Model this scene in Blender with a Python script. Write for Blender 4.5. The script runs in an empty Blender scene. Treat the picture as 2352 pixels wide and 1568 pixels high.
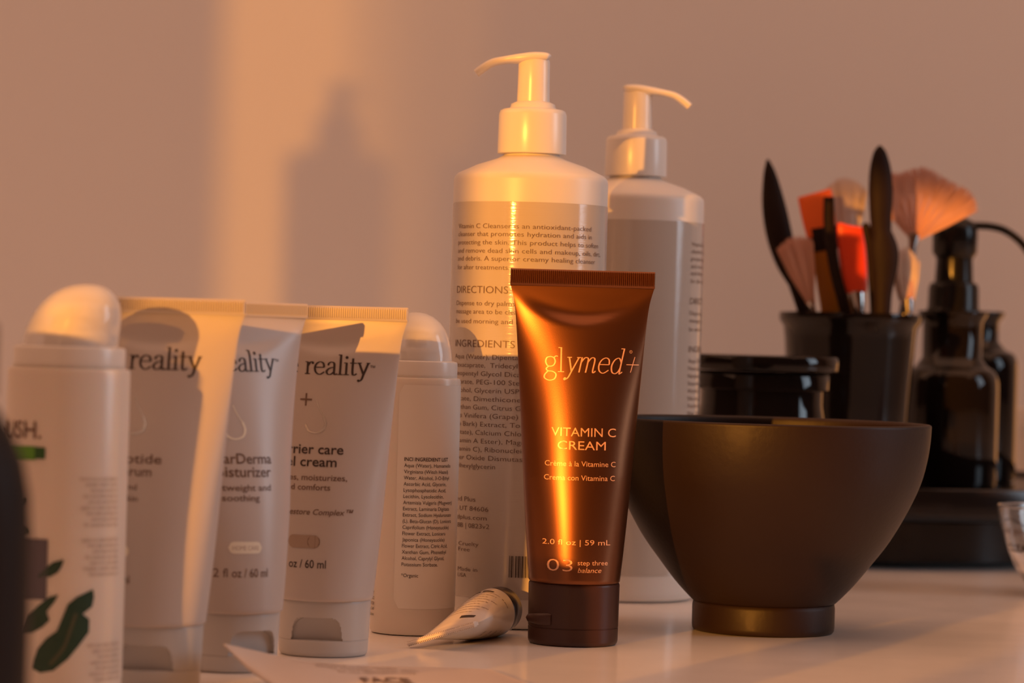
import bpy, bmesh, math, random
from mathutils import Vector, Matrix, Euler
random.seed(7)
PI = math.pi
S = bpy.context.scene
COL = S.collection

# ------------------------------------------------------------------ camera
F = 6860.0            # focal length in pixels of the 2352 px wide frame
H = 0.113             # camera height above the counter
ROLL = math.radians(1.6)
cam_d = bpy.data.cameras.new('camera'); cam = bpy.data.objects.new('camera', cam_d); COL.objects.link(cam)
cam_d.sensor_width = 36.0; cam_d.lens = 36.0 * F / 2352.0
cam_d.clip_start = 0.01; cam_d.clip_end = 50
cam.matrix_world = Matrix.Translation((0, 0, H)) @ Matrix.Rotation(PI / 2, 4, 'X') @ Matrix.Rotation(ROLL, 4, 'Z')
cam_d.dof.use_dof = True; cam_d.dof.focus_distance = 1.13; cam_d.dof.aperture_fstop = 13.5
S.camera = cam
S.view_settings.view_transform = 'Standard'; S.view_settings.look = 'None'
S.view_settings.exposure = 0.0; S.view_settings.gamma = 1.0
S.view_settings.use_curve_mapping = False

def W(px, py, D):
    """pixel at depth D -> world X, Z"""
    dx, dy = px - 1176, py - 784
    u = dx * math.cos(ROLL) + dy * math.sin(ROLL)
    v = -dx * math.sin(ROLL) + dy * math.cos(ROLL)
    return u * D / F, H - v * D / F

# ------------------------------------------------------------------ light
world = bpy.data.worlds.new('room_air'); S.world = world; world.use_nodes = True
bg = world.node_tree.nodes['Background']
bg.inputs[0].default_value = (1.0, 0.495, 0.295, 1); bg.inputs[1].default_value = 1.27

AZ, EL = math.radians(25), math.radians(8)
sun_d = bpy.data.lights.new('low_sun', 'SUN'); sun = bpy.data.objects.new('low_sun', sun_d); COL.objects.link(sun)
sun_d.energy = 4.1; sun_d.color = (1.0, 0.37, 0.045); sun_d.angle = math.radians(0.6)
sdir = Vector((math.sin(AZ) * math.cos(EL), math.cos(AZ) * math.cos(EL), -math.sin(EL)))
sun.rotation_euler = sdir.to_track_quat('-Z', 'Y').to_euler()

def area(name, loc, target, size, size_y, color, power):
    d = bpy.data.lights.new(name, 'AREA'); o = bpy.data.objects.new(name, d); COL.objects.link(o)
    d.shape = 'RECTANGLE'; d.spread = math.radians(85); d.size = size; d.size_y = size_y; d.color = color; d.energy = power
    o.location = loc; o.rotation_euler = (Vector(target) - Vector(loc)).to_track_quat('-Z', 'Y').to_euler()
    return o
area('window_daylight', (1.84, 1.05, 0.56), (0.1, 1.2, 0.20), 0.5, 1.2, (0.72, 0.86, 1.0), 2.3)
def spot(name, loc, target, angle, blend, rad, color, power):
    d = bpy.data.lights.new(name, 'SPOT'); o = bpy.data.objects.new(name, d); COL.objects.link(o)
    d.spot_size = math.radians(angle); d.spot_blend = blend; d.shadow_soft_size = rad; d.color = color; d.energy = power
    o.location = loc; o.rotation_euler = (Vector(target) - Vector(loc)).to_track_quat('-Z', 'Y').to_euler()
    return o
#spot('warm_lamp', (-1.1, 0.2, 0.9), (-0.115, 1.93, 0.24), 13, 1.0, 0.03, (1.0, 0.40, 0.12), 26)
#spot('pale_lamp', (-1.6, 0.1, 0.62), (-0.10, 1.93, 0.22), 34, 1.0, 0.025, (1.0, 0.72, 0.60), 14)

# ------------------------------------------------------------------ materials
def mat(name, color, rough=0.5, metal=0.0, spec=0.5, bump=0.0, bscale=200, stretch=(1, 1, 1), sss=0.0, alpha=1.0,
        coat=0.0, aniso=0.0, trans=0.0, var=0.0, vscale=20, ior=1.5, rvar=0.0):
    m = bpy.data.materials.new(name); m.use_nodes = True
    nt = m.node_tree; p = nt.nodes['Principled BSDF']
    p.inputs['Base Color'].default_value = (*color, 1); p.inputs['Roughness'].default_value = rough
    p.inputs['Metallic'].default_value = metal; p.inputs['Specular IOR Level'].default_value = spec
    p.inputs['Alpha'].default_value = alpha; p.inputs['Coat Weight'].default_value = coat
    p.inputs['Coat Roughness'].default_value = 0.08
    p.inputs['Transmission Weight'].default_value = trans; p.inputs['IOR'].default_value = ior
    if sss:
        p.inputs['Subsurface Weight'].default_value = sss
        p.inputs['Subsurface Radius'].default_value = (1.0, 0.5, 0.3); p.inputs['Subsurface Scale'].default_value = 0.004
    tc = mp = None
    if bump or var or rvar:
        tc = nt.nodes.new('ShaderNodeTexCoord'); mp = nt.nodes.new('ShaderNodeMapping')
        mp.inputs['Scale'].default_value = stretch; nt.links.new(tc.outputs['Object'], mp.inputs['Vector'])
    if bump:
        n = nt.nodes.new('ShaderNodeTexNoise'); n.inputs['Scale'].default_value = bscale; n.inputs['Detail'].default_value = 4
        b = nt.nodes.new('ShaderNodeBump'); b.inputs['Strength'].default_value = bump; b.inputs['Distance'].default_value = 0.0006
        nt.links.new(mp.outputs[0], n.inputs['Vector']); nt.links.new(n.outputs['Fac'], b.inputs['Height'])
        nt.links.new(b.outputs[0], p.inputs['Normal'])
    if var:
        n = nt.nodes.new('ShaderNodeTexNoise'); n.inputs['Scale'].default_value = vscale; n.inputs['Detail'].default_value = 5
        r = nt.nodes.new('ShaderNodeMapRange'); r.inputs['To Min'].default_value = 1 - var; r.inputs['To Max'].default_value = 1 + var
        x = nt.nodes.new('ShaderNodeVectorMath'); x.operation = 'SCALE'; x.inputs[0].default_value = color
        nt.links.new(mp.outputs[0], n.inputs['Vector']); nt.links.new(n.outputs['Fac'], r.inputs['Value'])
        nt.links.new(r.outputs[0], x.inputs['Scale']); nt.links.new(x.outputs[0], p.inputs['Base Color'])
    if rvar:
        n = nt.nodes.new('ShaderNodeTexNoise'); n.inputs['Scale'].default_value = 30; n.inputs['Detail'].default_value = 6
        r = nt.nodes.new('ShaderNodeMapRange'); r.inputs['To Min'].default_value = max(0, rough - rvar); r.inputs['To Max'].default_value = rough + rvar
        nt.links.new(mp.outputs[0], n.inputs['Vector']); nt.links.new(n.outputs['Fac'], r.inputs['Value'])
        nt.links.new(r.outputs[0], p.inputs['Roughness'])
    return m

M = dict(
    wall=mat('painted_wall', (0.80, 0.77, 0.74), 0.8, bump=0.35, bscale=330, stretch=(1, 1, 0.45), var=0.02, vscale=3),
    counter=mat('white_laminate', (0.86, 0.82, 0.78), 0.16, spec=0.22, var=0.02, vscale=8, rvar=0.04),
    tube=mat('white_tube_plastic', (0.56, 0.515, 0.49), 0.34, sss=0.1),
    tubecap=mat('white_cap_plastic', (0.56, 0.545, 0.53), 0.33),
    pump=mat('white_pump_plastic', (0.80, 0.77, 0.73), 0.28),
    bottle=mat('white_bottle_plastic', (0.78, 0.74, 0.69), 0.38, sss=0.15),
    label=mat('gloss_label', (0.58, 0.53, 0.475), 0.085, spec=0.8, bump=0.07, bscale=2600, stretch=(.02, .02, 1)),
    serum=mat('frosted_bottle_plastic', (0.76, 0.70, 0.63), 0.30, sss=0.3),
    serumlabel=mat('white_paper_label', (0.80, 0.76, 0.70), 0.32),
    dome=mat('clear_cap_plastic', (0.92, 0.90, 0.88), 0.07, alpha=0.6),
    ink=mat('dark_ink', (0.045, 0.028, 0.022), 0.5),
    ink_soft=mat('grey_ink', (0.17, 0.105, 0.075), 0.5),
    ink_pale=mat('faint_ink', (0.40, 0.31, 0.25), 0.5),
    silver=mat('silver_foil_ink', (0.75, 0.75, 0.72), 0.25, metal=0.6),
    pearl=mat('pearl_ink', (0.85, 0.82, 0.70), 0.3),
    copper=mat('copper_foil_ink', (0.95, 0.50, 0.28), 0.38, metal=0.35),
    bronze=mat('bronze_metallic_plastic', (0.205, 0.078, 0.034), 0.32, metal=0.9, bump=0.03, bscale=4200),
    bronzecap=mat('dark_amber_plastic', (0.050, 0.020, 0.014), 0.36, spec=0.35, var=0.15, vscale=60),
    bowl=mat('dark_brown_rubber', (0.016, 0.0068, 0.0036), 0.50, spec=0.3, bump=0.12, bscale=420, var=0.25, vscale=16, rvar=0.05),
    black=mat('black_gloss_glass', (0.008, 0.006, 0.0055), 0.06, spec=0.32),
    blackp=mat('black_plastic', (0.008, 0.007, 0.0065), 0.22, spec=0.3),
    tray=mat('dark_tray_plastic', (0.012, 0.009, 0.008), 0.20, spec=0.4),
    amber=mat('dark_brown_glass', (0.010, 0.006, 0.005), 0.55, spec=0.2),
    bristle=mat('pale_bristles', (0.62, 0.33, 0.24), 0.7),
    bristle_w=mat('white_bristles', (0.75, 0.62, 0.54), 0.75),
    orange=mat('orange_silicone', (0.82, 0.12, 0.012), 0.45),
    red=mat('red_orange_silicone', (0.80, 0.055, 0.008), 0.42),
    mustard=mat('mustard_plastic', (0.42, 0.15, 0.006), 0.35),
    darkwood=mat('dark_handle_lacquer', (0.016, 0.008, 0.006), 0.60, spec=0.15, var=0.3, vscale=50),
    metal=mat('silver_ferrule', (0.72, 0.68, 0.65), 0.18, metal=1.0),
    glass=mat('clear_glass', (0.98, 0.97, 0.96), 0.02, trans=0.92, ior=1.45),
    green=mat('green_print', (0.10, 0.30, 0.03), 0.5),
    dgreen=mat('dark_green_print', (0.02, 0.10, 0.02), 0.5),
    leaf=mat('leaf_green_print', (0.012, 0.050, 0.028), 0.5, var=0.3, vscale=120),
    leafvein=mat('leaf_vein_print', (0.07, 0.08, 0.045), 0.5),
    violet=mat('grey_violet_print', (0.11, 0.10, 0.13), 0.5),
    sachet=mat('sachet_film', (0.70, 0.60, 0.53), 0.34, spec=0.5, bump=0.2, bscale=60),
    minitube=mat('cream_tube_plastic', (0.78, 0.70, 0.62), 0.25),
    minicap=mat('dark_grey_cap', (0.06, 0.045, 0.04), 0.25),
    wood=mat('dark_wood_panel', (0.06, 0.03, 0.018), 0.6),  # kept dark so the added panels return little light
    fold=mat('folded_sheer_cloth', (0.9, 0.75, 0.6), 0.8, alpha=0.25),
    sheer=mat('sheer_cloth', (0.9, 0.75, 0.6), 0.8, alpha=0.48),
    shelf=mat('shelf_wood', (0.35, 0.2, 0.12), 0.6),
)

# ------------------------------------------------------------------ helpers
def link(name, verts, faces, m, parent=None, smooth=True, sharp=40):
    me = bpy.data.meshes.new(name); me.from_pydata([tuple(v) for v in verts], [], faces); me.update()
    bm = bmesh.new(); bm.from_mesh(me); bmesh.ops.recalc_face_normals(bm, faces=bm.faces); bm.to_mesh(me); bm.free()
    if smooth:
        me.polygons.foreach_set('use_smooth', [True] * len(me.polygons)); me.set_sharp_from_angle(angle=math.radians(sharp))
    if m: me.materials.append(m)
    o = bpy.data.objects.new(name, me); COL.objects.link(o)
    if parent: o.parent = parent
    return o

def tag(o, label, cat, group=None):
    o['label'] = label; o['category'] = cat
    if group: o['group'] = group
    return o

def thing(name, label, cat, loc, rot=(0, 0, 0), group=None):
    o = bpy.data.objects.new(name, None); COL.objects.link(o); o.empty_display_size = 0.01
    o.location = loc; o.rotation_euler = rot
    return tag(o, label, cat, group)

def rings_mesh(rings, close=True, cap0=True, cap1=True):
    n = len(rings[0]); V = [p for r in rings for p in r]; Fc = []
    for i in range(len(rings) - 1):
        for j in range(n if close else n - 1):
            k = (j + 1) % n
            Fc.append((i * n + j, i * n + k, (i + 1) * n + k, (i + 1) * n + j))
    if cap0: Fc.append(tuple(range(n)))
    if cap1: Fc.append(tuple((len(rings) - 1) * n + j for j in range(n)))
    return V, Fc

def lathe(name, prof, m, parent=None, n=96, center=(0, 0), sx=1, sy=1, cap0=True, cap1=True, sharp=40, shear=None):
    rings = []
    for r, z in prof:
        s = shear(z) if shear else 0
        rings.append([(center[0] + s + sx * r * math.cos(2 * PI * j / n), center[1] + sy * r * math.sin(2 * PI * j / n), z) for j in range(n)])
    V, Fc = rings_mesh(rings, True, cap0, cap1)
    return link(name, V, Fc, m, parent, sharp=sharp)

def sweep(name, pts, m, parent=None, n=24, sup=1.0, endround=True):
    """pts: (Vector, half width, half depth); flat path in a plane, width is perpendicular to the path in the plane
    spanned by path and world up/side, depth along the axis 'dep'"""
    P = [Vector(p[0]) for p in pts]; dep = Vector((0, 1, 0)); rings = []
    for i, (p, w, d) in enumerate(pts):
        a = P[max(0, i - 1)]; b = P[min(len(P) - 1, i + 1)]
        t = (b - a); t.normalize(); side = t.cross(dep); side.normalize(); dd = side.cross(t); dd.normalize()
        ring = []
        for j in range(n):
            q = 2 * PI * j / n; c, s = math.cos(q), math.sin(q)
            c = math.copysign(abs(c) ** sup, c); s = math.copysign(abs(s) ** sup, s)
            ring.append(P[i] + side * w * c + dd * d * s)
        rings.append(ring)
    V, Fc = rings_mesh(rings)
    return link(name, V, Fc, m, parent, sharp=55)

def spline(pts, k=6):
    """Catmull-Rom through tuples"""
    out = []; n = len(pts)
    for i in range(n - 1):
        p0 = pts[max(0, i - 1)]; p1 = pts[i]; p2 = pts[i + 1]; p3 = pts[min(n - 1, i + 2)]
        for s in range(k):
            t = s / k
            out.append(tuple(0.5 * ((2 * b) + (-a + c) * t + (2 * a - 5 * b + 4 * c - d) * t * t + (-a + 3 * b - 3 * c + d) * t ** 3)
                             for a, b, c, d in zip(p0, p1, p2, p3)))
    out.append(tuple(pts[-1])); return out

def box(name, x0, x1, y0, y1, z0, z1, m, parent=None, bev=0.0):
    bm = bmesh.new(); bmesh.ops.create_cube(bm, size=1)
    for v in bm.verts: v.co = ((x0 + x1) / 2 + v.co.x * (x1 - x0), (y0 + y1) / 2 + v.co.y * (y1 - y0), (z0 + z1) / 2 + v.co.z * (z1 - z0))
    if bev: bmesh.ops.bevel(bm, geom=bm.edges[:], offset=bev, segments=3, affect='EDGES')
    me = bpy.data.meshes.new(name); bm.to_mesh(me); bm.free(); me.materials.append(m)
    o = bpy.data.objects.new(name, me); COL.objects.link(o)
    if parent: o.parent = parent
    return o

def copy_tree(o, parent=None):
    c = o.copy(); COL.objects.link(c)
    if parent: c.parent = parent
    for ch in list(o.children): copy_tree(ch, c)
    return c

# ---- print: text jobs are gathered, turned to meshes together, and laid on their surfaces
JOBS = []
def text(body, x, z, cap, mapper, m, parent, name='printed_text', align='LEFT', width=None, shear=0.0, bold=0.0, space=1.0):
    """x, z: baseline position on the surface map; cap: capital height; width: fitted width"""
    JOBS.append(dict(body=body, x=x, z=z, cap=cap, map=mapper, m=m, parent=parent, name=name, align=align, width=width, shear=shear, bold=bold, space=space))
SHAPES = {}
def shape(polys, mapper, m, parent, name):
    """polys: list of (verts2d, faces) laid on a surface"""
    k = (parent.name, name, m.name)
    e = SHAPES.setdefault(k, dict(V=[], F=[], m=m, parent=parent, name=name))
    for vs, fs in polys:
        b = len(e['V']); e['V'] += [mapper(x, z) for x, z in vs]; e['F'] += [tuple(b + i for i in f) for f in fs]
def flush_print():
    objs = []
    for j in JOBS:
        cu = bpy.data.curves.new('t', 'FONT'); cu.body = j['body']; cu.size = 1; cu.shear = j['shear']; cu.offset = j['bold']
        cu.space_character = j['space']; cu.resolution_u = 3
        o = bpy.data.objects.new('t', cu); COL.objects.link(o); objs.append(o)
    bpy.context.view_layer.update(); dg = bpy.context.evaluated_depsgraph_get()
    for j, o in zip(JOBS, objs):
        me = bpy.data.meshes.new_from_object(o.evaluated_get(dg))
        xs = [v.co.x for v in me.vertices]
        if xs:
            sc = j['cap'] / 0.70; x0, x1 = min(xs), max(xs)
            sx = (j['width'] / (x1 - x0)) if j['width'] else sc
            off = {'LEFT': -x0, 'CENTER': -(x0 + x1) / 2, 'RIGHT': -x1}[j['align']]
            shape([([(j['x'] + (v.co.x + off) * sx, j['z'] + v.co.y * sc) for v in me.vertices], [tuple(p.vertices) for p in me.polygons])],
                  j['map'], j['m'], j['parent'], j['name'])
        bpy.data.meshes.remove(me)
    for o in objs:
        cu = o.data; bpy.data.objects.remove(o); bpy.data.curves.remove(cu)
    for e in SHAPES.values():
        me = bpy.data.meshes.new(e['name']); me.from_pydata([tuple(v) for v in e['V']], [], e['F']); me.update(); me.materials.append(e['m'])
        o = bpy.data.objects.new(e['name'], me); COL.objects.link(o); o.parent = e['parent']

def stroke(pts, thin, thick, k=8, uniform=False):
    """pen stroke with thick verticals"""
    P = spline(pts, k) if len(pts) > 2 else [tuple(Vector(pts[0]).lerp(Vector(pts[1]), i / 4)) for i in range(5)]
    V = []; Fc = []
    for i, p in enumerate(P):
        a = Vector(P[max(0, i - 1)]); b = Vector(P[min(len(P) - 1, i + 1)]); t = (b - a)
        if t.length < 1e-9: t = Vector((0, 1))
        t.normalize(); w = thin if uniform else thin + (thick - thin) * abs(t.y) ** 1.6
        nrm = Vector((-t.y, t.x)) * w / 2
        V += [(p[0] + nrm.x, p[1] + nrm.y), (p[0] - nrm.x, p[1] - nrm.y)]
        if i: Fc.append((2 * i - 2, 2 * i - 1, 2 * i + 1, 2 * i))
    return V, Fc
def disc2(cx, cz, rx, rz=None, n=14):
    rz = rz or rx
    return [(cx + rx * math.cos(2 * PI * i / n), cz + rz * math.sin(2 * PI * i / n)) for i in range(n)], [tuple(range(n))]
def rect2(x0, z0, x1, z1, nx=6):
    V = []; Fc = []
    for i in range(nx + 1):
        x = x0 + (x1 - x0) * i / nx; V += [(x, z0), (x, z1)]
        if i: Fc.append((2 * i - 2, 2 * i, 2 * i + 1, 2 * i - 1))
    return V, Fc
def pill2(x0, z0, x1, z1):
    r = (z1 - z0) / 2; V = []; Fc = []
    for i in range(17):
        x = x0 + (x1 - x0) * i / 16; e = min(x - x0, x1 - x); h = r if e >= r else math.sqrt(max(1e-9, r * r - (r - e) ** 2))
        V += [(x, z0 + r - h), (x, z0 + r + h)]
        if i: Fc.append((2 * i - 2, 2 * i, 2 * i + 1, 2 * i - 1))
    return V, Fc
def sf(x0, x1, z): return [(x0, z), (x1, z)]
GL = {  # serif letters: (advance, strokes, dots)
    'e': (0.92, [[(0.12, .56), (.8, .56)], [(.8, .56), (.72, .88), (.47, 1.0), (.2, .84), (.09, .5), (.2, .14), (.5, -.01), (.84, .2)]], []),
    'r': (0.72, [[(.24, 0), (.24, .97)], [(.24, .62), (.42, .93), (.62, .98)], sf(.04, .46, .02), sf(.04, .26, .97)], [(.62, .9, .1)]),
    'a': (0.88, [[(.66, .62), (.66, .14), (.74, .0), (.9, .08)], [(.66, .6), (.62, .92), (.4, 1.0), (.17, .86)], [(.66, .6), (.3, .5), (.09, .26), (.2, .02), (.42, .02), (.66, .22)]], [(.2, .8, .09)]),
    'l': (0.46, [[(.24, 0), (.24, 1.62)], sf(.03, .46, .02), sf(.04, .26, 1.6)], []),
    'i': (0.46, [[(.24, 0), (.24, .98)], sf(.03, .46, .02), sf(.04, .26, .96)], [(.23, 1.4, .12)]),
    't': (0.58, [[(.25, 1.34), (.25, .22), (.36, .0), (.58, .12)], sf(.02, .54, .96)], []),
    'y': (0.90, [[(.14, .98), (.5, .05)], [(.82, .98), (.5, .05), (.36, -.35), (.16, -.5)], sf(.0, .32, .98), sf(.68, .96, .98)], [(.15, -.44, .1)]),
    'f': (0.52, [[(.22, 0), (.22, 1.2), (.34, 1.58), (.58, 1.56)], sf(.02, .46, .02), sf(.04, .5, .96)], [(.58, 1.48, .09)]),
    'c': (0.84, [[(.78, .8), (.62, .98), (.4, 1.0), (.16, .8), (.09, .5), (.2, .14), (.48, -.01), (.8, .2)]], [(.74, .8, .09)]),
    'g': (0.94, [[(.44, 1.0), (.2, .93), (.11, .68), (.22, .42), (.44, .36), (.66, .44), (.77, .68), (.66, .93), (.44, 1.0)],
                 [(.34, .37), (.16, .2), (.28, .06), (.62, .02), (.84, -.16), (.74, -.46), (.38, -.56), (.06, -.42), (.06, -.2), (.28, .04)],
                 [(.66, .9), (.8, 1.04), (.95, 1.02)]], []),
    'm': (1.34, [[(.14, 0), (.14, 1.0)], [(.14, .66), (.32, .95), (.5, .98), (.6, .82), (.6, 0)], [(.6, .66), (.78, .95), (.97, .98), (1.07, .8), (1.07, .15), (1.14, 0), (1.28, .12)]], []),
    'd': (0.96, [[(.72, .7), (.5, 1.0), (.22, .88), (.08, .5), (.18, .1), (.42, -.02), (.62, .12), (.72, .4)], [(.72, 1.65), (.72, .12), (.78, 0), (.92, .1)], sf(.5, .74, 1.63)], []),
    ' ': (0.45, [], []),
}
def serif(word, x, z, xh, mapper, m, parent, width=None, thin=.06, thick=.2, slant=0.0, align='LEFT', name='printed_text', sl_from=0):
    total = sum(GL[c][0] for c in word); sx = (width / total) if width else xh
    if align == 'RIGHT': x -= total * sx
    cx = 0
    for i, c in enumerate(word):
        adv, st, dots = GL[c]; s = slant if i >= sl_from else 0
        for q in st:
            V, Fc = stroke(q, thin, thick)
            shape([([(x + (cx + a + s * b) * sx, z + b * xh) for a, b in V], Fc)], mapper, m, parent, name)
        for a0, b0, r0 in dots:
            V, Fc = disc2(a0, b0, r0); shape([([(x + (cx + a + s * b) * sx, z + b * xh) for a, b in V], Fc)], mapper, m, parent, name)
        cx += adv

def cyl_map(R, eps=0.00025):
    """x = arc length from the side that faces the camera (-Y)"""
    return lambda a, z: ((R + eps) * math.sin(a / R), -(R + eps) * math.cos(a / R), z)

# ------------------------------------------------------------------ setting
def struct(o): o['kind'] = 'structure'; return o
struct(box('wall_back', -2.4, 2.4, 1.93, 2.03, -0.9, 2.2, M['wall']))
# unseen panels added behind the camera; their gaps shape the sun patches
struct(box('wall_front', -2.4, -1.283, -.41, -.35, -0.9, 2.2, M['wood']))
struct(box('wall_front_pier', -1.085, -.759, -.41, -.35, -0.9, 2.2, M['wood']))
struct(box('wall_front_lintel', -.759, -.50, -.41, -.35, .505, 2.2, M['wood']))
struct(box('wall_front_right', -.50, 1.9, -.41, -.35, -0.9, 2.2, M['wood']))  # added dark panel, cuts room light on the front faces
struct(box('wall_left', -2.46, -2.40, -.41, 1.93, -0.9, 1.3, M['wood']))  # added dark panel, dims reflections from the left
struct(box('wall_right', 1.90, 1.96, -.41, 1.93, -0.9, 1.6, M['wood']))  # added dark panel, dims reflections from the right
sheer = box('curtain_cloth', -1.30, -1.07, -.342, -.340, -.85, 2.1, M['sheer'])  # scrim added to weaken the sun patch on the back wall
sheer.name = 'sheer_curtain'
for i_, (a_, b_) in enumerate([(-1.30, -1.268), (-1.30, -1.258), (-1.30, -1.246), (-1.118, -1.07), (-1.138, -1.07), (-1.16, -1.07)]):
    box('curtain_fold', a_, b_, -.337 + i_ * .003, -.336 + i_ * .003, -.85, 2.1, M['fold'], sheer)  # extra layers added to soften the edges of the sun patch
tag(sheer, 'sheer curtain over the window opening behind the camera', 'curtain')
ct = box('countertop', -2.0, 2.0, 0.28, 1.93, -0.04, 0.0, M['counter'], bev=0.003)
tag(ct, 'glossy white countertop carrying every bottle, tube and bowl', 'countertop')

# ------------------------------------------------------------------ squeeze tubes
WTAB = [(0, 1), (.10, 1.06), (.28, 1.155), (.49, 1.25), (.71, 1.352), (.86, 1.425), (.94, 1.485), (1, 1.585)]
def wfac(t):
    n = len(WTAB)
    for i in range(n - 1):
        if t <= WTAB[i + 1][0]:
            x0, y0 = WTAB[i]; x1, y1 = WTAB[i + 1]; h = x1 - x0
            s0 = (WTAB[i + 1][1] - WTAB[max(0, i - 1)][1]) / (WTAB[i + 1][0] - WTAB[max(0, i - 1)][0])
            j = min(n - 1, i + 2); s1 = (WTAB[j][1] - y0) / (WTAB[j][0] - x0)
            u = (t - x0) / h
            return (2*u**3 - 3*u**2 + 1)*y0 + (u**3 - 2*u**2 + u)*h*s0 + (-2*u**3 + 3*u**2)*y1 + (u**3 - u**2)*h*s1
    return WTAB[-1][1]
class Tube:
    def __init__(s, r, z0, z1, fold=0.5, pw=1.7): s.r, s.z0, s.z1, s.fold, s.pw = r, z0, z1, fold, pw
    def ab(s, z):
        t = min(1, max(0, (z - s.z0) / (s.z1 - s.z0)))
        return s.r * wfac(t), s.r * (1 - t ** s.pw) + 0.0007, t
    def depth(s, x, z):
        a, b, t = s.ab(z); q = min(0.9999, abs(x) / a)
        p = 0.5 + 0.38 * max(0, (t - .35) / .65)
        y = b * (1 - q * q) ** p
        tf = .885 + .085 * q * q
        m = min(1, max(0, (tf - t) / .055 + .5)); m = m * m * (3 - 2 * m)
        if t > .8: y = max(0.0006 * (1 - q * q), y * (1 - s.fold * (1 - m)))
        return y
def tube_body(name, T, m, parent):
    rings = []; nt, na = 84, 96
    for i in range(nt + 1):
        z = T.z0 + (T.z1 - T.z0) * i / nt; a, b, t = T.ab(z); ring = []
        for j in range(na):
            q = 2 * PI * j / na; x = a * math.cos(q); y = T.depth(x, z)
            ring.append((x, math.copysign(y, -math.sin(q)) if abs(math.sin(q)) > 1e-6 else 0, z))
        rings.append(ring)
    r0 = rings[0]; rings.insert(0, [(x * .97, y * .97, z - 0.0005) for x, y, z in r0])
    V, Fc = rings_mesh(rings)
    return link(name, V, Fc, m, parent, sharp=60)
def crimp(T, h, pitch, m, parent, th=0.0007):
    w = T.r * 1.585; n = int(2 * w / pitch); V = []; Fc = []
    cols = []
    for i in range(n):
        for f, d in ((0, 0), (.25, 1), (.6, 1), (.85, 0)): cols.append((-w + 2 * w * (i + f) / n, d))
    cols.append((w, 0))
    zs = [(T.z1 - 0.0006, 0, 1.2), (T.z1 + .0002, 0, 1.5), (T.z1 + .0007, 1, 1), (T.z1 + h - .0007, 1, 1), (T.z1 + h - .0004, 0, .9), (T.z1 + h, 0, .5)]
    for sgn in (-1, 1):
        base = len(V); nc = len(cols)
        for z, on, k in zs:
            for x, d in cols: V.append((x, sgn * (th * k + on * d * 0.00055), z))
        for r in range(len(zs) - 1):
            for c in range(nc - 1):
                a = base + r * nc + c; Fc.append((a, a + 1, a + nc + 1, a + nc))
    nc = len(cols); off = nc * len(zs)
    for c in range(nc - 1):
        a = (len(zs) - 1) * nc + c; Fc.append((a, a + 1, off + a + 1, off + a))
    for r in range(len(zs) - 1):
        for e in (0, nc - 1):
            a = r * nc + e; Fc.append((a, a + nc, off + a + nc, off + a))
    return link('crimp', V, Fc, m, parent, sharp=25)
def flip_cap(R0, R1, h, seam, m, parent, notch=None, n=256, name='cap', sy=1.0):
    """notch = (half width, z0, z1, depth, corner)"""
    zs = [(0.86, 0), (0.955, .0002), (.985, .0007), (1, .0016)]
    z = .0020
    while z < seam - .0003: zs.append((1, z)); z += .0006
    zs += [(1, seam - .00025), (.988, seam - .0001), (.988, seam + .0001), (1, seam + .00025)]
    z = seam + .0006
    while z < h - .0012: zs.append((1, z)); z += .00035
    zs += [(1, h - .0010), (.992, h - .0004), (.965, h), (.93, h)]
    rings = []
    for k, z in zs:
        R = (R0 + (R1 - R0) * z / h) * k; ring = []
        for j in range(n):
            q = -PI / 2 + 2 * PI * j / n; rr = R; x = R * math.cos(q); y = R * math.sin(q)
            if notch and y < 0 and notch[1] < z < notch[2]:
                hw, n0, n1, dp, cr = notch
                top = (z - (n1 - cr)) / cr; lim = hw * (1 - .10 * (z - n0) / (n1 - n0))
                if top > 0: lim -= cr * (1 - math.sqrt(max(0, 1 - top * top)))
                if abs(x) < lim:
                    yy = -(R - dp) if abs(x) < lim - .0004 else -(R - dp * .55)
                    if yy > y: y = yy
            ring.append((x, y * sy, z))
        rings.append(ring)
    V, Fc = rings_mesh(rings)
    return link(name, V, Fc, m, parent, sharp=30)

def white_tube(px_base, D, rot, label, lean=0.0):
    X = (px_base[0] - 1176) * math.cos(ROLL) + (px_base[1] - 784) * math.sin(ROLL); X = X * D / F
    t = thing('skincare_tube', label, 'tube', (X, D, 0), (0, lean, math.radians(rot)), 'white squeeze tubes standing on their caps')
    T = Tube(.0172, .0203, .1195, fold=.42)
    body = tube_body('tube_body', T, M['tube'], t)
    crimp(T, .0044, .00078, M['tube'], t)
    cap = flip_cap(.0158, .0166, .0200, .0058, M['tubecap'], t, notch=(.0094, .0059, .0140, .0042, .0040))
    mp = lambda x, z: (x, -T.depth(x, z) - .00012, z)
    return t, body, mp

def drop(cx, cz, h, mp, m, parent):
    P = [(0, .5), (.10, .25), (.26, 0), (.33, -.22), (.24, -.42), (0, -.5), (-.22, -.43), (-.32, -.24)]
    V, Fc = stroke([(cx + x * h, cz + z * h) for x, z in P[:3]], .00025, .00035); shape([(V, Fc)], mp, m, parent, 'drop_emblem')
    V, Fc = stroke([(cx + x * h, cz + z * h) for x, z in P[2:]], .0006, .0009); shape([(V, Fc)], mp, m, parent, 'drop_emblem')

def zpx(px, py, D): return W(px, py, D)[1]
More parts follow.
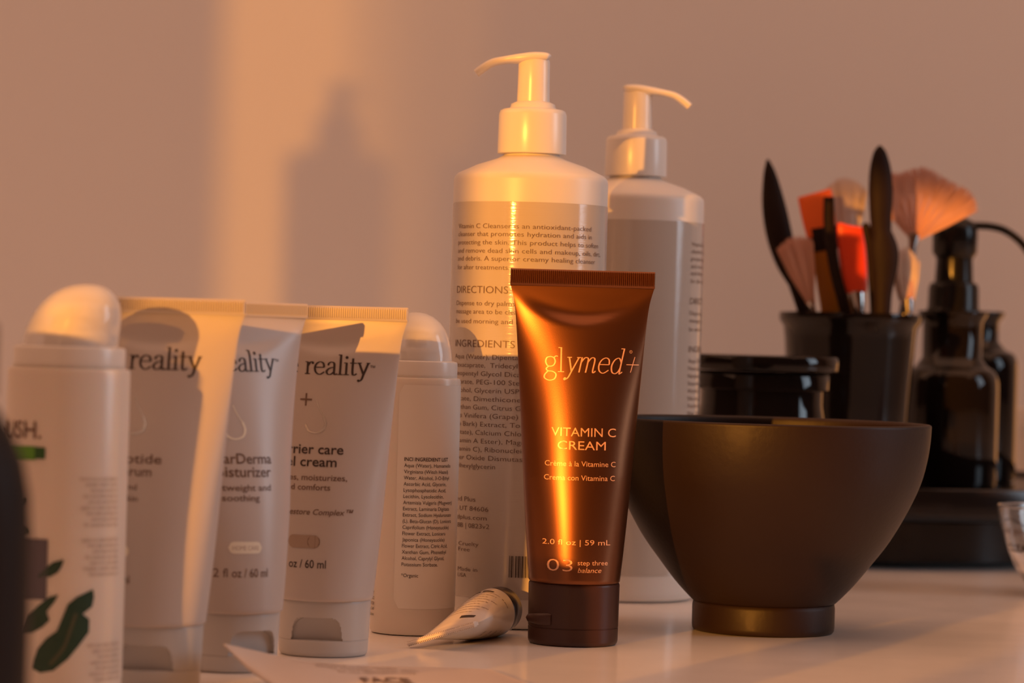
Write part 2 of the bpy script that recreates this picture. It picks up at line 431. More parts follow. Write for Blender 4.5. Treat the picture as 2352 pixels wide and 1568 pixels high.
# barrier tube (right)
t3, b3, m3 = white_tube((742, 1500), 1.065, -7, 'white squeeze tube reading barrier care gel cream, crimp half in orange sun', 0)
c = -.0052
serif('face reality', .0145, zpx(780, 861, 1.05), .0044, m3, M['ink'], b3, width=.0400, align='RIGHT', thin=.07, thick=.17, name='brand_name')
text('™', .0148, zpx(850, 850, 1.05), .0016, m3, M['ink'], b3)
drop(c + .0020, .0845, .0112, m3, M['silver'], b3)
shape([stroke([(c - .0042, .0905), (c + .0002, .0905)], .0006, .0006), stroke([(c - .002, .0883), (c - .002, .0927)], .0006, .0006)], m3, M['ink_soft'], b3, 'printed_text')
text('barrier care', c, .0715, .0034, m3, M['ink'], b3, align='CENTER', width=.0252, bold=.012, name='product_name')
text('gel cream', c, .0671, .0034, m3, M['ink'], b3, align='CENTER', width=.0210, bold=.012, name='product_name')
text('soothes, moisturizes,', c, .0622, .0021, m3, M['ink_soft'], b3, align='CENTER', width=.0288, bold=.008, name='description_text')
text('and comforts', c, .0588, .0021, m3, M['ink_soft'], b3, align='CENTER', width=.0175, bold=.008, name='description_text')
text('Barrier Restore Complex™', c, .0502, .0020, m3, M['ink_soft'], b3, align='CENTER', width=.034, shear=.25, bold=.008, name='description_text')
text('2 fl oz / 60 ml', c - .001, .0316, .0029, m3, M['ink'], b3, align='CENTER', width=.0190, bold=.006, name='volume_text')
shape([pill2(c - .006, .0385, c + .0060, .0430)], m3, M['ink_pale'], b3, 'pill_mark')
shape([disc2(c + .0038, .04075, .0023)], m3, M['ink_soft'], b3, 'pill_dot')
# clear tube (middle), turned to the right
t2, b2, m2 = white_tube((527, 1535), 1.009, 38, 'white squeeze tube turned to the right reading ClearDerma moisturizer')
serif('face reality', .0118, .1005, .0044, m2, M['ink'], b2, width=.0400, align='RIGHT', thin=.07, thick=.17, name='brand_name')
text('™', .0121, .1032, .0016, m2, M['ink'], b2)
c = -.0078
drop(c + .001, .0835, .0112, m2, M['pearl'], b2)
text('ClearDerma', c + .002, .0698, .0034, m2, M['ink_soft'], b2, align='CENTER', width=.0250, bold=.012, name='product_name')
text('moisturizer', c + .002, .0654, .0034, m2, M['ink_soft'], b2, align='CENTER', width=.0240, bold=.012, name='product_name')
text('lightweight and', c + .002, .0608, .0021, m2, M['ink_soft'], b2, align='CENTER', width=.023, bold=.008, name='description_text')
text('soothing', c + .002, .0574, .0021, m2, M['ink_soft'], b2, align='CENTER', width=.013, bold=.008, name='description_text')
shape([pill2(c - .003, .0400, c + .0085, .0440)], m2, M['pearl'], b2, 'pill_mark')
text('HOME CARE', c + .0028, .0412, .0014, m2, M['ink_pale'], b2, align='CENTER', width=.009)
text('2 fl oz / 60 ml', c + .002, .0322, .0029, m2, M['ink_soft'], b2, align='CENTER', width=.0175, bold=.004, name='volume_text')
# first tube (left, nearest)
t1, b1, m1 = white_tube((345, 1571), 0.957, -2, 'white squeeze tube nearest the leafy dispenser with a blazing orange sun streak')
serif('face reality', .0140, .1010, .0044, m1, M['ink'], b1, width=.0400, align='RIGHT', thin=.07, thick=.17, name='brand_name')
c = -.006
drop(c, .0860, .0112, m1, M['silver'], b1)
text('peptide', c + .001, .0712, .0030, m1, M['ink_soft'], b1, align='CENTER', width=.0170, bold=.008, name='product_name')
text('serum', c + .001, .0672, .0030, m1, M['ink_soft'], b1, align='CENTER', width=.0110, bold=.008, name='product_name')
text('hydrates and', c - .0055, .0628, .0020, m1, M['ink_soft'], b1, align='CENTER', width=.015, name='description_text')
text('smooths skin', c - .0055, .0592, .0020, m1, M['ink_soft'], b1, align='CENTER', width=.016, name='description_text')
shape([disc2(c - .0015, .0435, .0020)], m1, M['pearl'], b1, 'pill_mark')
text('2 fl oz / 60 ml', c - .0075, .0334, .0026, m1, M['ink_soft'], b1, align='CENTER', width=.0170, bold=.004, name='volume_text')

# ------------------------------------------------------------------ bronze vitamin tube
DV = 1.126
XV = ((1315 - 1176) * math.cos(ROLL) + (1476 - 784) * math.sin(ROLL)) * DV / F
tv = thing('cream_tube', 'bronze metallic vitamin C cream tube with copper lettering, in sharp focus', 'tube', (XV, DV, 0), (0, 0, math.radians(1)))
TV = Tube(.0172, .0238, .1349, fold=.55, pw=1.75)
bv = tube_body('tube_body', TV, M['bronze'], tv)
crimp(TV, .0057, .00073, M['bronze'], tv, th=.0009)
cv = flip_cap(.0169, .0172, .0233, .0066, M['bronzecap'], tv)
# thumb lip at the left front of the cap
lip = sweep('lid_lip', [(Vector((-.0172, -.0050, .0098)), .0004, .0009), (Vector((-.0168, -.0062, .0098)), .0016, .0012), (Vector((-.0135, -.0112, .0099)), .0022, .0012),
                        (Vector((-.0098, -.0140, .0100)), .0024, .0010), (Vector((-.0088, -.0146, .0100)), .0020, .0005)], M['bronzecap'], cv)
mv = lambda x, z: (x, -TV.depth(x, z) - .00012, z)
DF = DV - .012
def vx(px, py):
    X, Z = W(px, py, DF); return X - XV, Z
def vtext(s, px0, px1, py, cap_px, **k):
    x0, z = vx(px0, py); x1, _ = vx(px1, py + (px1 - px0) * .028)
    text(s, x0, z, cap_px * DF / F, mv, M['copper'], bv, width=x1 - x0, **k)
x0, z0 = vx(1249, 853); x1, _ = vx(1436, 858)
serif('glymed', x0, z0, 35 * DF / F, mv, M['copper'], bv, width=(x1 - x0) * .97, thin=.055, thick=.105, slant=.22, sl_from=2, name='printed_logo')
xp, zp = vx(1455, 838)
k = DF / F
shape([stroke([(xp - 15 * k, zp), (xp + 15 * k, zp)], 1.8 * k, 1.8 * k), stroke([(xp - 5 * k, zp - 18 * k), (xp + 5 * k, zp + 18 * k)], 1.8 * k, 1.8 * k)], mv, M['copper'], bv, 'printed_logo')
xo, zo = vx(1451, 808)
ring = [(xo + 3.2 * k * math.cos(a * PI / 8), zo + 3.2 * k * math.sin(a * PI / 8)) for a in range(17)]
shape([stroke(ring, .8 * k, .8 * k)], mv, M['copper'], bv, 'printed_logo')
text('R', xo, zo - 1.4 * k, 3 * k, mv, M['copper'], bv, align='CENTER', name='printed_logo')
vtext('VITAMIN C', 1265, 1414, 1000, 20, name='product_name')
vtext('CREAM', 1279, 1390, 1031, 20, name='product_name')
vtext('Crème à la Vitamine C', 1250, 1413, 1068, 12, name='description_text')
vtext('Crema con Vitamina C', 1248, 1411, 1100, 12, name='description_text')
vtext('2.0 fl oz | 59 mL', 1244, 1400, 1247, 12, name='volume_text')
vtext('03', 1254, 1312, 1308, 28, bold=-.012, name='step_text')
vtext('step three', 1324, 1394, 1295, 11, name='step_text')
vtext('balance', 1324, 1379, 1312, 11, shear=.25, name='step_text')

# ------------------------------------------------------------------ white pump bottles
def bottle_lettering(label, R, mp, offset_px_to_arc):
    L = lambda s, py, w, cap=8.6, x=None, m=M['ink_soft'], **k: None
def pump_bottle(label_text, loc, group=None):
    t = thing('pump_bottle', label_text, 'bottle', loc, (0, 0, 0), group)
    R = .0310
    body = lathe('bottle_body', [(R - .004, 0), (R - .0012, .0006), (R - .0002, .0022), (R, .0045), (R, .1768), (R - .0003, .1786), (R - .0016, .1800), (.0220, .1835),
                                 (.0140, .1862), (.0112, .1876), (.0108, .1900), (.0108, .1935)], M['bottle'], t, n=128, sharp=50)
    lab = lathe('label', [(R + .00018, .0120), (R + .00018, .1678)], M['label'], t, n=128, cap0=False, cap1=False)
    lathe('collar', [(.0128, .1882), (.0137, .1884), (.0138, .1890), (.0136, .2040), (.0131, .2056), (.0120, .2062), (.0098, .2064), (.0092, .2070),
                     (.0088, .2084), (.0066, .2094)], M['pump'], t, n=96, sharp=50)
    lathe('pump_stem', [(.0066, .2080), (.0064, .2160), (.0063, .2255), (.0060, .2262)], M['pump'], t, n=64)
    zt = .2268
    pts = spline([(.0060, 0, zt + .0002, .0010, .0040), (.0050, 0, zt + .0006, .0018, .0058), (.0, 0, zt + .0005, .0021, .0066), (-.0058, 0, zt - .0002, .0020, .0060), (-.0110, 0, zt - .0008, .0016, .0046),
                  (-.0165, 0, zt - .0020, .0016, .0040), (-.0205, 0, zt - .0044, .0017, .0036), (-.0232, 0, zt - .0066, .0017, .0034)], 5)
    sweep('pump_head', [(Vector((x, y, z)), w, d) for x, y, z, w, d in pts], M['pump'], t, sup=.8)
    return t, lab
DP = 1.20
pb, lab = pump_bottle('tall white pump bottle in full orange sun behind the bronze tube, spout left', (.00585, DP, 0))
R = .0310; mpb = cyl_map(R, .00035)
SC = F / DP
A0 = math.radians(-64.5) * R
def bl(s, py, px_end=None, arc_end=None, cap=10.8, x0=A0, bold=-0.006, m='ink_soft', sp=None, name='printed_text'):
    z = H - (py - 784 + (0)) / SC * 1.0
    # left edge of the lettering lies about 160 px left of the centre line, where roll raises it by ~1 px
    z = H - ((py - 784) * math.cos(ROLL) - (1070 - 1176) * math.sin(ROLL)) * (DP - .014) / F
    w = None
    if px_end is not None:
        ax = 1216 - (py - 600) * .028
        w = math.asin(max(-1, min(1, (px_end - ax) / 177))) * R - x0
    text(s, x0, z, cap / SC, mpb, M[m], lab, width=w, bold=bold, name=name)
bl('Vitamin C Cleanser is an antioxidant-packed', 525, 1355)
bl('cleanser that promotes hydration and aids in', 543, 1356)
bl('protecting the skin. This product helps to soften', 562, 1371)
bl('and remove dead skin cells and makeup, oils, dirt,', 581, 1376)
bl('and debris. A superior creamy healing cleanser', 599, 1364)
bl('for after treatments.', 619, 1172)
bl('DIRECTIONS', 673, 1169, cap=16.5, bold=-.008, name='heading_text')
bl('Dispense to dry palms, gently', 701, 1240)
bl('massage area to be cleansed. Can', 720, 1262)
bl('be used morning and night.', 742, 1228)
bl('INGREDIENTS', 796, 1184, cap=16.5, bold=-.008, name='heading_text')
ING = [('Aqua (Water), Dipentaerythrityl', 1262), ('Hexacaprate,  Tridecyl Trimellitate,', 1290), ('Neopentyl Glycol Dicaprylate, Myri', 1296), ('Stearate, PEG-100 Stearate, Oil', 1272),
       ('Alcohol, Glycerin USP, Sorbitol', 1268), ('Silicate, Dimethicone, Lauryl', 1262), ('Xanthan Gum, Citrus Grandis, Ext', 1280), ('Vitis Vinifera (Grape) Seed Oil,', 1275),
       ('(Sap Bark) Extract, Tocopheryl', 1268), ('Acetate), Calcium Chloride, Vita', 1272), ('(Vitamin A Ester), Magnesium Asc', 1290), ('(Vitamin C), Ribonucleic Acid, Tri', 1284),
       ('Super Oxide Dismutase, Algae,', 1272), ('Ethylhexylglycerin', 1140)]
for i, (s, e) in enumerate(ING): bl(s, 823 + i * 19.15, e, name='ingredient_text')
XA = math.radians(-72) * R
bl('GlyMed Plus', 1148, 1096, x0=XA, name='address_text'); bl('Provo, UT 84606', 1169, 1125, x0=XA, cap=10.5, name='address_text'); bl('glymedplus.com', 1189, 1121, x0=XA, cap=10, name='address_text'); bl('GM-028B | 0823v2', 1208, 1127, x0=XA, cap=10.5, name='address_text')
XB = math.asin(-140 / 177) * R
bl('Cruelty', 1249, 1103, x0=XB, cap=9, name='origin_text'); bl('Free', 1262, 1083, x0=XB, cap=9, name='origin_text')
bl('Made in', 1307, 1100, x0=XB, cap=9, name='origin_text'); bl('USA', 1321, 1075, x0=XB, cap=9, name='origin_text')
# rabbit mark and stacked bars beside the small words
zr = lambda py: H - (py - 787) * (DP - .014) / F
shape([disc2(XB - .0032, zr(1252), .0013, .0016), disc2(XB - .0030, zr(1240), .0009, .0009)], mpb, M['ink_soft'], lab, 'printed_mark')
for i in range(4): shape([rect2(XB - .0045, zr(1318 - i * 9), XB - .0020, zr(1314 - i * 9))], mpb, M['ink_soft'], lab, 'printed_mark')
# bar code
xb = math.asin((1170 - 1196) / 177) * R
for a, w in ((0, 1.6), (3.2, .8), (5.2, 2.6), (9.6, .9), (14, 2.4), (18, 1), (20.5, 2.8), (25, 1.4), (28.5, 2.6), (33, 1), (36, 2), (40, 1), (43, 2.6), (48, 1.4)):
    shape([rect2(xb + a / SC, zr(1321), xb + (a + w) / SC, zr(1272), 1)], mpb, M['ink'], lab, 'bar_code')

# second pump bottle is copied after the print is laid down (see end of script)

# ------------------------------------------------------------------ airless dispensers with clear domed caps
def airless(label, loc, sc=1.0, peak=-.002, rot=0):
    t = thing('serum_bottle', label, 'bottle', loc, (0, 0, rot))
    R = .0163 * sc
    P = lambda L: [(r * sc, z) for r, z in L]
    body = lathe('bottle_body', P([(.0135, 0), (.0156, .0004), (.0161, .0014), (.0161, .0060), (.0163, .0065), (.0163, .0970), (.0160, .0980), (.0149, .0982), (.0149, .0992)]), M['serum'], t, n=128, sharp=45)
    lathe('cap_ring', P([(.0140, .0985), (.0149, .0990), (.0149, .1035), (.0147, .1043), (.0136, .1046), (.0126, .1047)]), M['pump'], t, n=96, sharp=45)
    # domed overcap, its crown pushed to one side, built as a shell
    zs0, h = .1045, .0188
    prof = [(.0128, 0), (.0127, .10), (.0125, .25), (.0121, .40), (.0114, .55), (.0104, .68), (.0089, .80), (.0068, .90), (.0043, .965), (.0018, .995), (.0004, 1.0)]
    prof = [(r * sc, zs0 + h * k) for r, k in prof]
    sh = lambda z: peak * max(0, (z - zs0) / h) ** 1.3
    outer = lathe('dome_cap', prof, M['dome'], t, n=96, shear=sh, cap0=False, sharp=60)
    # inner pump actuator
    inner = [(.0070, .1048), (.0070, .1075), (.0092, .1080), (.0092, .1090), (.0052, .1098), (.0050, .1130), (.0080, .1135), (.0082, .1160), (.0070, .1172), (.0035, .1180)]
    act = lathe('actuator', P(inner), M['pump'], t, n=64, sharp=45, shear=lambda z: peak * .5 * max(0, (z - .11) / .01))
    pts = spline([(0, -.002 * sc, .1150, .0018, .003), (peak * .4 + .004 * math.copysign(1, peak), -.003, .1152, .0020, .003), (math.copysign(.0085, peak), -.004, .1146, .0018, .0026)], 4)
    sweep('nozzle', [(Vector(p[:3]), p[3], p[4]) for p in pts], M['pump'], act)
    return t, body, R
DS = 1.15
XS = ((945 - 1176) * math.cos(ROLL) + (1452 - 784) * math.sin(ROLL)) * DS / F
ts, bs, RS = airless('frosted serum dispenser with printed ingredient list, beside the sunlit pump bottle', (XS, DS, 0), 1.0, -.0015)
ms = cyl_map(RS, .0003)
# wrap label with rounded corners
def patch(R, a0, a1, z0, z1, m, parent, name='label', eps=.00015, cr=.002):
    V = []; Fc = []; na, nz = 40, 24; mp = cyl_map(R, eps)
    for i in range(nz + 1):
        z = z0 + (z1 - z0) * i / nz; e = min(z - z0, z1 - z); ins = cr - math.sqrt(max(0, cr * cr - (cr - e) ** 2)) if e < cr else 0
        for j in range(na + 1): V.append(mp(a0 + ins + (a1 - a0 - 2 * ins) * j / na, z))
    for i in range(nz):
        for j in range(na):
            k = i * (na + 1) + j; Fc.append((k, k + 1, k + na + 2, k + na + 1))
    return link(name, V, Fc, m, parent)
lab_s = patch(RS, math.radians(-24) * RS, math.radians(112) * RS, .0105, .0955, M['serumlabel'], ts)
SS = F / (DS - .012)
a_s = math.radians(-14) * RS
lines = [('INCI INGREDIENT LIST', 1029), ('Aqua (Water), Hamamelis', 1034), ('Virginiana (Witch Hazel)', 1029), ('Water, Alcohol, 3-O-Ethyl', 1031), ('Ascorbic Acid, Glycerin,', 1025), ('Lysophosphatidic Acid,', 1024.5),
         ('Lecithin, Lysolecithin,', 1019), ('Artemisia Vulgaris (Mugwort)', 1037), ('Extract, Laminaria Digitata', 1031), ('Extract, Sodium Hyaluronate', 1035), ('(L), Beta-Glucan (D), Lonicera', 1035), ('Caprifolium (Honeysuckle)', 1030),
         ('Flower Extract, Lonicera', 1023), ('Japonica (Honeysuckle)', 1021), ('Flower Extract, Citric Acid,', 1027), ('Xanthan Gum, Phenethyl', 1024), ('Alcohol, Caprylyl Glycol,', 1020), ('Potassium Sorbate.', 1006), ('', 0), ('*Organic', 963)]
for i, (s, e) in enumerate(lines):
    if not s: continue
    py = 1057 + i * 14.15 - (3 if i == 19 else 0); ax = 956 - (py - 1053) * .028
    z = H - ((py - 784) - (935 - 1176) * math.sin(ROLL)) / SS
    w = math.asin((e - ax) / 97.5) * RS - a_s
    text(s, a_s, z, 8.3 / SS, ms, M['ink'], lab_s, width=w, bold=.014 if i == 0 else 0, name='organic_note' if i == 19 else 'ingredient_text')
for i, s in enumerate(['LABORATORY', 'INC', 'San 98158', 'Box 549', 'info@labs.com']):
    text(s, math.radians(-60) * RS, H - (1364 - 784 + 10 + i * 12.5) / SS, .0012, ms, M['ink'], ts, align='RIGHT', name='address_text')

# leafy dispenser at the left edge
DL = .915
XL = ((141 - 1176) * math.cos(ROLL) + (1500 - 784) * math.sin(ROLL)) * DL / F
tl, bL, RL = airless('white dispenser with clear domed cap and green leaf print at the left edge', (XL, DL, 0), 1.145, .0050)
tl.scale = (1, 1, 1.03)
mL = cyl_map(RL, .0003)
SL = F / (DL - .012)
def lx(px, py):
    X, Z = W(px, py, DL - .014); q = max(-.999, min(.999, (X - XL) / RL)); return math.asin(q) * RL, Z / 1.03
def ltext(s, px, py, cap_px, m, w=None, al='RIGHT', **k):
    a, z = lx(px, py); text(s, a, z, cap_px / SL, mL, M[m], bL, align=al, width=w, **k)
ltext('HUSH.', 100, 1006, 38, 'ink_soft', w=.020, bold=.01, name='brand_name')
def lrect(x0, y0, x1, y1, m, name):
    a0, z0 = lx(x0, y1); a1, z1 = lx(x1, y0); shape([rect2(a0, z0, a1, z1, 10)], mL, M[m], bL, name)
lrect(10, 1024, 88, 1053, 'green', 'green_bar'); lrect(84, 1026, 110, 1052, 'dgreen', 'green_bar_end')
lrect(20, 1236, 116, 1372, 'violet', 'violet_block')
for y0, n in ((1096, 9), (1236, 7), (1478, 7)):
    for i in range(n):
        words = ['with botanical extract of', 'aloe and willow bark to', 'calm and restore the skin', 'apply to clean dry face', 'twice daily and leave on', 'avoid contact with eyes', 'for external use only,', 'store in a cool place', 'made with care']
        ltext(words[(i + y0) % 9], 262, y0 + 8 + i * 13.2, 9, 'ink_pale', w=(.0135 - .0008 * ((i * 7) % 5)), name={1096: 'description_text', 1236: 'directions_text', 1478: 'caution_text'}[y0])
def leafshape(pts, vein, nm='leaf_print'):
    vs = [lx(*p) for p in pts]; n = len(vs) // 2
    V = []; Fc = []
    for i in range(n):
        a, b = vs[i], vs[len(vs) - 1 - i]
        V += [(a[0] + (b[0] - a[0]) * q / 8, a[1] + (b[1] - a[1]) * q / 8) for q in range(9)]
        if i: Fc += [(9 * i - 9 + q, 9 * i - 8 + q, 9 * i + 1 + q, 9 * i + q) for q in range(8)]
    shape([(V, Fc)], mL, M['leaf'], bL, nm)
    if vein:
        q = [lx(*p) for p in vein]; V, Fc = stroke(q, .0011, .0011, uniform=True)
        m2_ = cyl_map(RL, .0004); shape([(V, Fc)], m2_, M['leafvein'], bL, 'leaf_vein')
leafshape([(214, 1352), (180, 1368), (160, 1385), (148, 1415), (136, 1445), (112, 1462), (92, 1486), (84, 1510), (80, 1532),
           (98, 1541), (128, 1536), (160, 1510), (184, 1480), (205, 1450), (206, 1420), (192, 1408), (212, 1392), (216, 1370)],
          [(178, 1405), (165, 1445), (150, 1485), (120, 1522)])
leafshape([(150, 1282), (128, 1288), (112, 1300), (100, 1312), (92, 1322), (120, 1322), (138, 1312), (146, 1300), (150, 1290), (151, 1284)], None)
leafshape([(140, 1362), (118, 1368), (92, 1388), (72, 1410), (60, 1452), (80, 1450), (104, 1436), (120, 1420), (112, 1402), (130, 1380)], None)
leafshape([(66, 1140), (58, 1146), (52, 1156), (60, 1162), (68, 1152), (69, 1144)], None)
leafshape([(64, 1205), (52, 1212), (50, 1226), (60, 1228), (76, 1222), (72, 1210)], None)

# dark foreground bottle
DD = .62
XD = ((-140 - 1176) * math.cos(ROLL) + (1300 - 784) * math.sin(ROLL)) * DD / F
td = thing('dark_bottle', 'blurred dark brown round-shouldered bottle in the near left corner', 'bottle', (XD, DD, 0))
lathe('bottle_body', [(.0165, 0), (.0185, .0015), (.0189, .004), (.0190, .050), (.0188, .068), (.0182, .078), (.0168, .0850), (.0145, .0905), (.0118, .0950), (.0098, .0975), (.0094, .100)], M['amber'], td)
lathe('screw_cap', [(.0102, .0985), (.0107, .0990), (.0107, .1130), (.0102, .1140)], M['blackp'], td)

# bottles added outside the frame on the left to throw shade across the tubes
def tall_bottle(label, loc, top, R, rc):
    t = thing('lotion_bottle', label, 'bottle', loc)
    lathe('bottle_body', [(R - .003, 0), (R, .003), (R, top - .010), (R - .001, top - .0075), (R - .004, top - .007)], M['bottle'], t, n=64)
    lathe('disc_cap', [(rc - .001, top - .0070), (rc, top - .006), (rc, top - .002), (rc - .0015, top)], M['pump'], t, n=64)
    return t
tall_bottle('white round-capped bottle just outside the left edge of the frame', (-.2165, .75, 0), .133, .0225, .0215)
tall_bottle('short white round-capped bottle nearest the dark bottle outside the left edge of the frame', (-.181, .70, 0), .094, .0200, .0185)
# unseen shelf added to raise the bottles that shadow the back wall
sh = tag(box('wall_shelf', -1.05, -.64, .22, .42, .285, .300, M['shelf'], bev=.002), 'brown shelf outside the left edge of the frame carrying two lotion bottles', 'shelf')

# ------------------------------------------------------------------ bowl
DB = 1.196
XB_ = ((1752 - 1176) * math.cos(ROLL) + (1448 - 784) * math.sin(ROLL)) * DB / F
tb = thing('mixing_bowl', 'dark brown footed mixing bowl in front of the black containers', 'bowl', (XB_, DB, 0))
outer = spline([(.0280, .0118), (.0295, .0129), (.0355, .0192), (.0422, .0277), (.0494, .0375), (.0560, .0492), (.0608, .0600), (.0632, .0690), (.0644, .0770), (.0648, .0835)], 6)
inner = spline([(.0626, .0835), (.0618, .0740), (.0596, .0640), (.0545, .0500), (.0460, .0365), (.0340, .0235), (.0200, .0165), (.0005, .0150)], 5)
prof = outer + [(.0646, .0841), (.0640, .0844), (.0633, .0843)] + inner
lathe('bowl_body', prof, M['bowl'], tb, n=160, sharp=60)
lathe('bowl_foot', [(.0245, 0), (.0277, .0002), (.0283, .0010), (.0285, .0025), (.0285, .0100), (.0282, .0116), (.0277, .0119)], M['bowl'], tb, n=128, sharp=50)

# ------------------------------------------------------------------ small tube lying on the counter
def lying_tube():
    Pc = Vector((-.0228, 1.088, .0058)); Pk = Vector((-.0030, 1.150, .0092))
    ax = (Pk - Pc); L = ax.length; ax.normalize()
    cx = (Vector((-.0090, 1.083, .0105)) - Vector((-.0360, 1.094, .0008))); cx.normalize()
    cx = (cx - ax * cx.dot(ax)); cx.normalize(); cy = ax.cross(cx)
    # local frame: x across the crimp, z from cap to crimp
    Z = -ax; X = cx; Y = Z.cross(X)
    mtx = Matrix(((X.x, Y.x, Z.x, Pk.x), (X.y, Y.y, Z.y, Pk.y), (X.z, Y.z, Z.z, Pk.z), (0, 0, 0, 1)))
    t = bpy.data.objects.new('sample_tube', None); COL.objects.link(t); t.matrix_world = mtx; t.empty_display_size = .01
    tag(t, 'small cream-coloured tube lying on its side in front of the serum dispenser', 'tube')
    T = Tube(.0086, .004, L - .003, fold=.1, pw=1.5)
    b = tube_body('tube_body', T, M['minitube'], t)
    crimp(T, .0040, .0007, M['minitube'], t, th=.0005)
    lathe('screw_cap', [(.0060, -.0060), (.0082, -.0056), (.0088, -.0048), (.0088, .0032), (.0084, .0038)], M['minicap'], t, n=96, sharp=45)
    up = 1 if Y.z > 0 else -1
    mp = lambda x, z: (x, up * (T.depth(x, z) + .00012), z)
    # lettering turned to run along the tube
    for i in range(9):
        zz = .014 + i * .0036
        text('with vitamin and hyaluronic serum for daily use'[: 30 + (i * 5) % 14], -.009, 0, .0012, (lambda zz: (lambda x, z: mp(x * up, zz - z)))(zz), M['ink_soft'], b, width=.0185 - (i % 3) * .002)
    shape([rect2(-.004, .0100, .000, .0120, 3), rect2(.001, .0100, .005, .0120, 3)], mp, M['ink'], b, 'printed_mark')
    shape([rect2(.003, L - .018, .0085, L - .015, 3)], mp, M['ink'], b, 'printed_bar')
    mb = lambda x, z: (x, -up * (T.depth(x, z) + .00012), z)
    for i in range(4): text('face care cream 10 ml'[:12 + i * 3], -.007, 0, .0016, (lambda zz: (lambda x, z: mb(x * up, zz - z)))(.018 + i * .006), M['ink'], b, width=.013, name='back_text')
lying_tube()

# ------------------------------------------------------------------ sachet curling up at the bottom edge
def sachet():
    back = spline([(-.0885, .945, .0150), (-.0800, .966, .0108), (-.0660, .988, .0055), (-.0450, 1.004, .0028), (-.0230, 1.012, .0020), (-.0045, 1.017, .0013)], 8)
    front = spline([(-.0790, .932, .0085), (-.0640, .915, .0035), (-.0450, .905, .0018), (-.0250, .905, .0012), (.0050, .915, .0010), (.0250, .930, .0010)], 8)
    # side edges: lifted corner runs to the front edge
    n = len(back); V = []; Fc = []; k = 20
    for i in range(n):
        for j in range(k + 1):
            s = j / k; a = Vector(back[i]); b = Vector(front[i]); p = a.lerp(b, s); u = i / (n - 1)
            puff = .0022 * math.sin(PI * s) ** .8 * math.sin(PI * min(1, u * 1.05)) ** .8 if u < .96 else 0
            p.z += max(0, puff) + .0004 * math.sin(19 * u + 5 * s) * math.sin(PI * s) * math.sin(PI * u); p.z = max(p.z, .0009)
            V.append(p)
    top = len(V); V += [v - Vector((0, 0, .0007)) for v in V]
    idx = lambda i, j: i * (k + 1) + j
    for i in range(n - 1):
        for j in range(k):
            f = (idx(i, j), idx(i + 1, j), idx(i + 1, j + 1), idx(i, j + 1)); Fc.append(f); Fc.append(tuple(top + q for q in f[::-1]))
    for i in range(n - 1):
        for j in (0, k): Fc.append((idx(i, j), idx(i + 1, j), top + idx(i + 1, j), top + idx(i, j)))
    for j in range(k):
        for i in (0, n - 1): Fc.append((idx(i, j), idx(i, j + 1), top + idx(i, j + 1), top + idx(i, j)))
    o = link('sachet', V, Fc, M['sachet'], None, sharp=50)
    tag(o, 'flat white sample sachet curling up at its left corner, in front of the tubes', 'sachet')
    def mp(x, z):  # x along (0..1), z across (0..1)
        fi = x * (n - 1); i = int(min(n - 2, max(0, fi))); fj = z * k; j = int(min(k - 1, max(0, fj))); a, b = fi - i, fj - j
        q = V[idx(i, j)] * (1 - a) * (1 - b) + V[idx(i + 1, j)] * a * (1 - b) + V[idx(i, j + 1)] * (1 - a) * b + V[idx(i + 1, j + 1)] * a * b
        return q + Vector((0, 0, .00025))
    for i, (s, x, y, w) in enumerate([('hydrating cream sample', .42, .16, .24), ('gently massage onto skin', .40, .26, .30), ('for one application only', .46, .36, .22)]):
        JOBS.append(dict(body=s, x=x, z=-y, cap=.05, map=lambda a, b: mp(a, -b), m=M['ink_pale'], parent=o, name='printed_text', align='LEFT', width=w, shear=0, bold=.01, space=1))
    JOBS.append(dict(body='FACE', x=.50, z=-.62, cap=.12, map=lambda a, b: mp(a, -b), m=M['ink_soft'], parent=o, name='brand_name', align='LEFT', width=.14, shear=0, bold=.02, space=1))
sachet()

# ------------------------------------------------------------------ black jar, cup, turntable and bottles
DJ = 1.45
XJ = (W(1750, 900, DJ))[0]
tj = thing('black_jar', 'low glossy black jar with stepped lid directly behind the bowl', 'jar', (XJ, DJ, 0))
lathe('jar_body', [(.030, 0), (.0330, .002), (.0335, .006), (.0335, .070), (.0310, .080), (.0300, .086), (.0300, .0935)], M['black'], tj)
lathe('jar_neck', [(.0318, .0930), (.0328, .0936), (.0328, .1008), (.0322, .1016), (.0300, .1020)], M['black'], tj)
lathe('jar_lid', [(.0300, .1022), (.0366, .1024), (.0371, .1032), (.0371, .1086), (.0364, .1096), (.0330, .1100)], M['black'], tj)

TX, TY = .19, 1.70
tt = thing('turntable', 'round two-tier dark turntable under the black cup and pump bottles', 'turntable', (TX, TY, 0))
lathe('turntable_base', [(.120, 0), (.131, .0008), (.134, .003), (.134, .0235), (.131, .0255)], M['tray'], tt, n=160)
lathe('turntable_tray', [(.150, .0250), (.162, .0262), (.166, .0300), (.1665, .0395), (.1655, .0425), (.1640, .0432), (.1625, .0425), (.1610, .0402), (.1500, .0398)], M['tray'], tt, n=160)

DC = 1.575
XC = W(1950, 850, DC)[0]
tc = thing('brush_cup', 'glossy black tapered cup holding the facial brushes', 'cup', (XC, DC, .0399))
lathe('cup_body', [(.0270, 0), (.0292, .0008), (.0298, .003), (.0322, .045), (.0345, .078), (.0352, .0835), (.0372, .0862), (.0376, .0885), (.0374, .0905), (.0362, .0908), (.0345, .0890), (.0325, .060), (.0285, .006), (.010, .004)],
      M['black'], tc, cap1=True)
tc.scale = (1, 1, 1.025)

